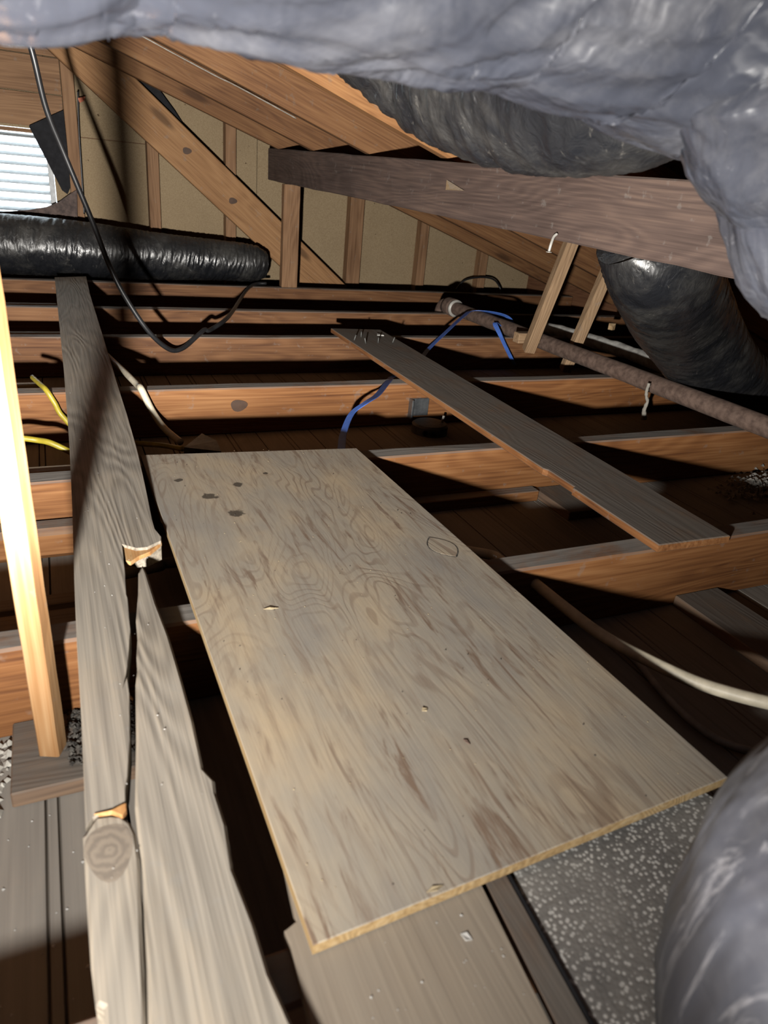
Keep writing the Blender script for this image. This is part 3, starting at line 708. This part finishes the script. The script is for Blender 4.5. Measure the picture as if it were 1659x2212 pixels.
link('lid', mesh('lid', vs, [(0, 1, 2, 3), (7, 6, 5, 4), (0, 4, 5, 1), (1, 5, 6, 2), (2, 6, 7, 3), (3, 7, 4, 0)]), M['chrome'], root, Matrix.Translation(j[0] * U))
box('can', (.46, 2.82, Z0), (.60, 2.98, -.16), M['darksteel'], root)

# ---------------------------------------------------------------- louvre, flap, papers at the gable
root = tag(empty('louvre_vent', (-.4, YW, VZ0)), 'bright white louvred gable vent at the upper left', 'vent')
def vbox(name, x0, x1, z0, z1, y0, dy, mat, par=root): return upright(name, [(x0, z0), (x1, z0), (x1, z1), (x0, z1)], y0, dy, mat, par)
vbox('frame', VX1 - .05, VX1 - .005, VZ0, VZ1, YW - .01, .10, M['louver']); vbox('frame', VX0 + .005, VX0 + .05, VZ0, VZ1, YW - .01, .10, M['louver'])
vbox('frame', VX0 + .05, VX1 - .05, VZ1 - .035, VZ1 - .004, YW - .01, .10, M['stud']); vbox('frame', VX0 + .05, VX1 - .05, VZ0 + .004, VZ0 + .03, YW - .01, .10, M['louver'])
nsl = 9
for k in range(nsl):
    z = VZ0 + .06 + k * (VZ1 - VZ0 - .12) / (nsl - 1)
    timber('slat', (VX0 + .05, YW + .06, z), (VX1 - .05, YW + .06, z), .075, .006, M['louver'], root, ref=(0, -.35, 1), bev=0)
fl = [(-0.021, 7.400, 1.130), (0.259, 7.400, 1.277), (0.263, 7.400, 0.955), (0.260, 7.400, 0.680), (0.232, 7.400, 0.622), (0.190, 7.400, 0.652), (0.088, 7.400, 0.884)]
o = upright('black_flap', fl, 7.40, .012, M['blackflap']); tag(o, 'black sheet flap hanging at an angle in front of the louvre', 'sheet')
pp = [(-0.536, 7.380, 0.384), (-0.319, 7.380, 0.442), (-0.101, 7.380, 0.472), (0.050, 7.380, 0.508), (0.158, 7.380, 0.557), (0.247, 7.380, 0.624), (0.311, 7.380, 0.666), (0.289, 7.380, 0.320), (-0.551, 7.380, 0.272)]
o = upright('building_paper', pp, 7.38, .012, M['paper']); tag(o, 'crumpled brown building paper below the louvre', 'paper')
sl_ = [(0.672, 7.460, 1.699), (0.893, 7.460, 1.609), (1.064, 7.460, 1.525), (1.190, 7.460, 1.378), (1.284, 7.460, 1.248), (1.163, 7.460, 1.295), (0.963, 7.460, 1.478), (0.779, 7.460, 1.612)]
o = upright('plastic_scrap', sl_, 7.46, .008, M['blackflap']); tag(o, 'strip of black plastic tucked behind the diagonal timber', 'plastic')
o = upright('orange_tag', [(0.381, 7.420, 1.382), (0.441, 7.420, 1.402), (0.431, 7.420, 1.367), (0.393, 7.420, 1.349)], 7.42, .008, M['orange']); tag(o, 'tiny orange tag beside the stud near the louvre', 'tag')

# ---------------------------------------------------------------- crumbs, chips and dust
def chip(name, px, dx, dy, w, mat, label, cat, h=.003):
    p = Vector(px); e = Vector((dx, dy, 0)); s = Vector((-dy, dx, 0)).normalized() * w
    P = [p - e * .5, p - e * .1 + s, p + e * .5, p + e * .05 - s]
    vs = [tuple((v - p) * U) for v in P] + [tuple((v - p + Vector((0, 0, h * (.4 + .6 * (i % 2))))) * U) for i, v in enumerate(P)]
    o = link(name, mesh(name, vs, [(3, 2, 1, 0), (4, 5, 6, 7)] + [(i, (i + 1) % 4, (i + 1) % 4 + 4, i + 4) for i in range(4)]), mat, None, Matrix.Translation(p * U))
    return tag(o, label, cat)
chip('wood_splinter', (0.415, 1.404, 0.037), .035, -.005, .003, M['chip'], 'pale splinter lying near the left middle of the plywood', 'splinter')
chip('wood_chip', (0.609, 0.960, 0.041), .014, .004, .006, M['chip'], 'small yellow chip on the middle of the plywood', 'chip')
chip('wood_splinter', (0.442, 0.595, 0.044), .030, .002, .004, M['chip'], 'yellow splinter near the front edge of the plywood', 'splinter')
chip('wood_splinter', (0.645, 0.852, 0.042), .006, -.016, .002, M['pipe'], 'reddish splinter right of centre on the plywood', 'splinter')
chip('paint_flake', (0.461, 0.526, 0.019), .012, -.014, .006, M['flake'], 'white paint flake on the hardboard strip', 'flake')
chip('paint_flake', (2.043, 4.469, 0.031), .06, .02, .03, M['flake'], 'white flake at the far end of the narrow board', 'flake', .006)
chip('torn_paper', (4.142, 4.571, 0.060), .02, .05, .03, M['lath'], 'torn paper scrap standing on the pale wrapped pipe', 'paper', .05)

def specks(name, n, region, mats, size, seed, label):
    rnd = random.Random(seed); vs, fs = [], []
    for _ in range(n):
        p = region(rnd); r = size * rnd.uniform(.4, 1.4); a = rnd.uniform(0, 6.28); b = len(vs)
        for k in range(4):
            q = rnd.uniform(.5, 1.2) * r; vs.append(((p[0] + q * math.cos(a + k * 1.57)) * U, (p[1] + q * math.sin(a + k * 1.57)) * U, (p[2]) * U))
        vs.append((p[0] * U, p[1] * U, (p[2] + r * rnd.uniform(.3, 1.0)) * U))
        fs += [(b, b + 1, b + 4), (b + 1, b + 2, b + 4), (b + 2, b + 3, b + 4), (b + 3, b, b + 4), (b + 3, b + 2, b + 1, b)]
    o = link(name, mesh(name, vs, fs), mats, None); return tag(o, label, 'debris', kind='stuff')
def on_ply(r):
    f = r.random(); return (r.uniform(.27, 1.06), 2.50 - 1.88 * f, .0245 + .0198 * f)
specks('dust_specks', 220, on_ply, M['chip'], .0014, 1, 'tiny pale specks scattered over the plywood')
specks('dark_specks', 60, on_ply, M['rubble'], .002, 2, 'tiny dark crumbs scattered over the plywood')
specks('plank_specks', 60, lambda r: (r.uniform(.0, .17), r.uniform(.62, 3.2), .0605), M['flake'], .0015, 3, 'tiny pale specks on the split plank')
specks('hardboard_specks', 40, lambda r: (r.uniform(.27, .52), r.uniform(.3, .62), .0195), M['flake'], .002, 4, 'tiny white crumbs on the hardboard strip')
specks('plaster_crumbs', 90, lambda r: (r.uniform(-.32, -.18), r.uniform(1.22, 1.44), Z0 + .002), M['plaster'], .014, 5, 'white plaster crumbs beside the scrap board at the left edge')
specks('rubble_pile', 600, lambda r: (r.uniform(-.06, .14), r.uniform(1.27, 1.45), -.198 + .012 * r.random()), M['rubble'], .007, 6, 'dark grey rubble around the foot of the upright stick')
specks('gap_rubble', 500, lambda r: (r.uniform(-.5, .14), r.uniform(1.56, 1.83), Z0 + .002), M['rubble'], .010, 7, 'dark rubble on the ceiling boards behind the nearest joists')
specks('floor_crumbs', 40, lambda r: (r.uniform(-.3, .0), r.uniform(.75, 1.2), Z0 + .001), M['flake'], .0035, 8, 'white crumbs on the grooved ceiling boards at lower left')
specks('insulation_fluff', 500, lambda r: (r.gauss(3.25, .18), r.gauss(2.16, .07), Z0 + .01 + .03 * r.random()), M['wool'], .016, 9, 'grey insulation fluff at the foot of the joist near the right edge')
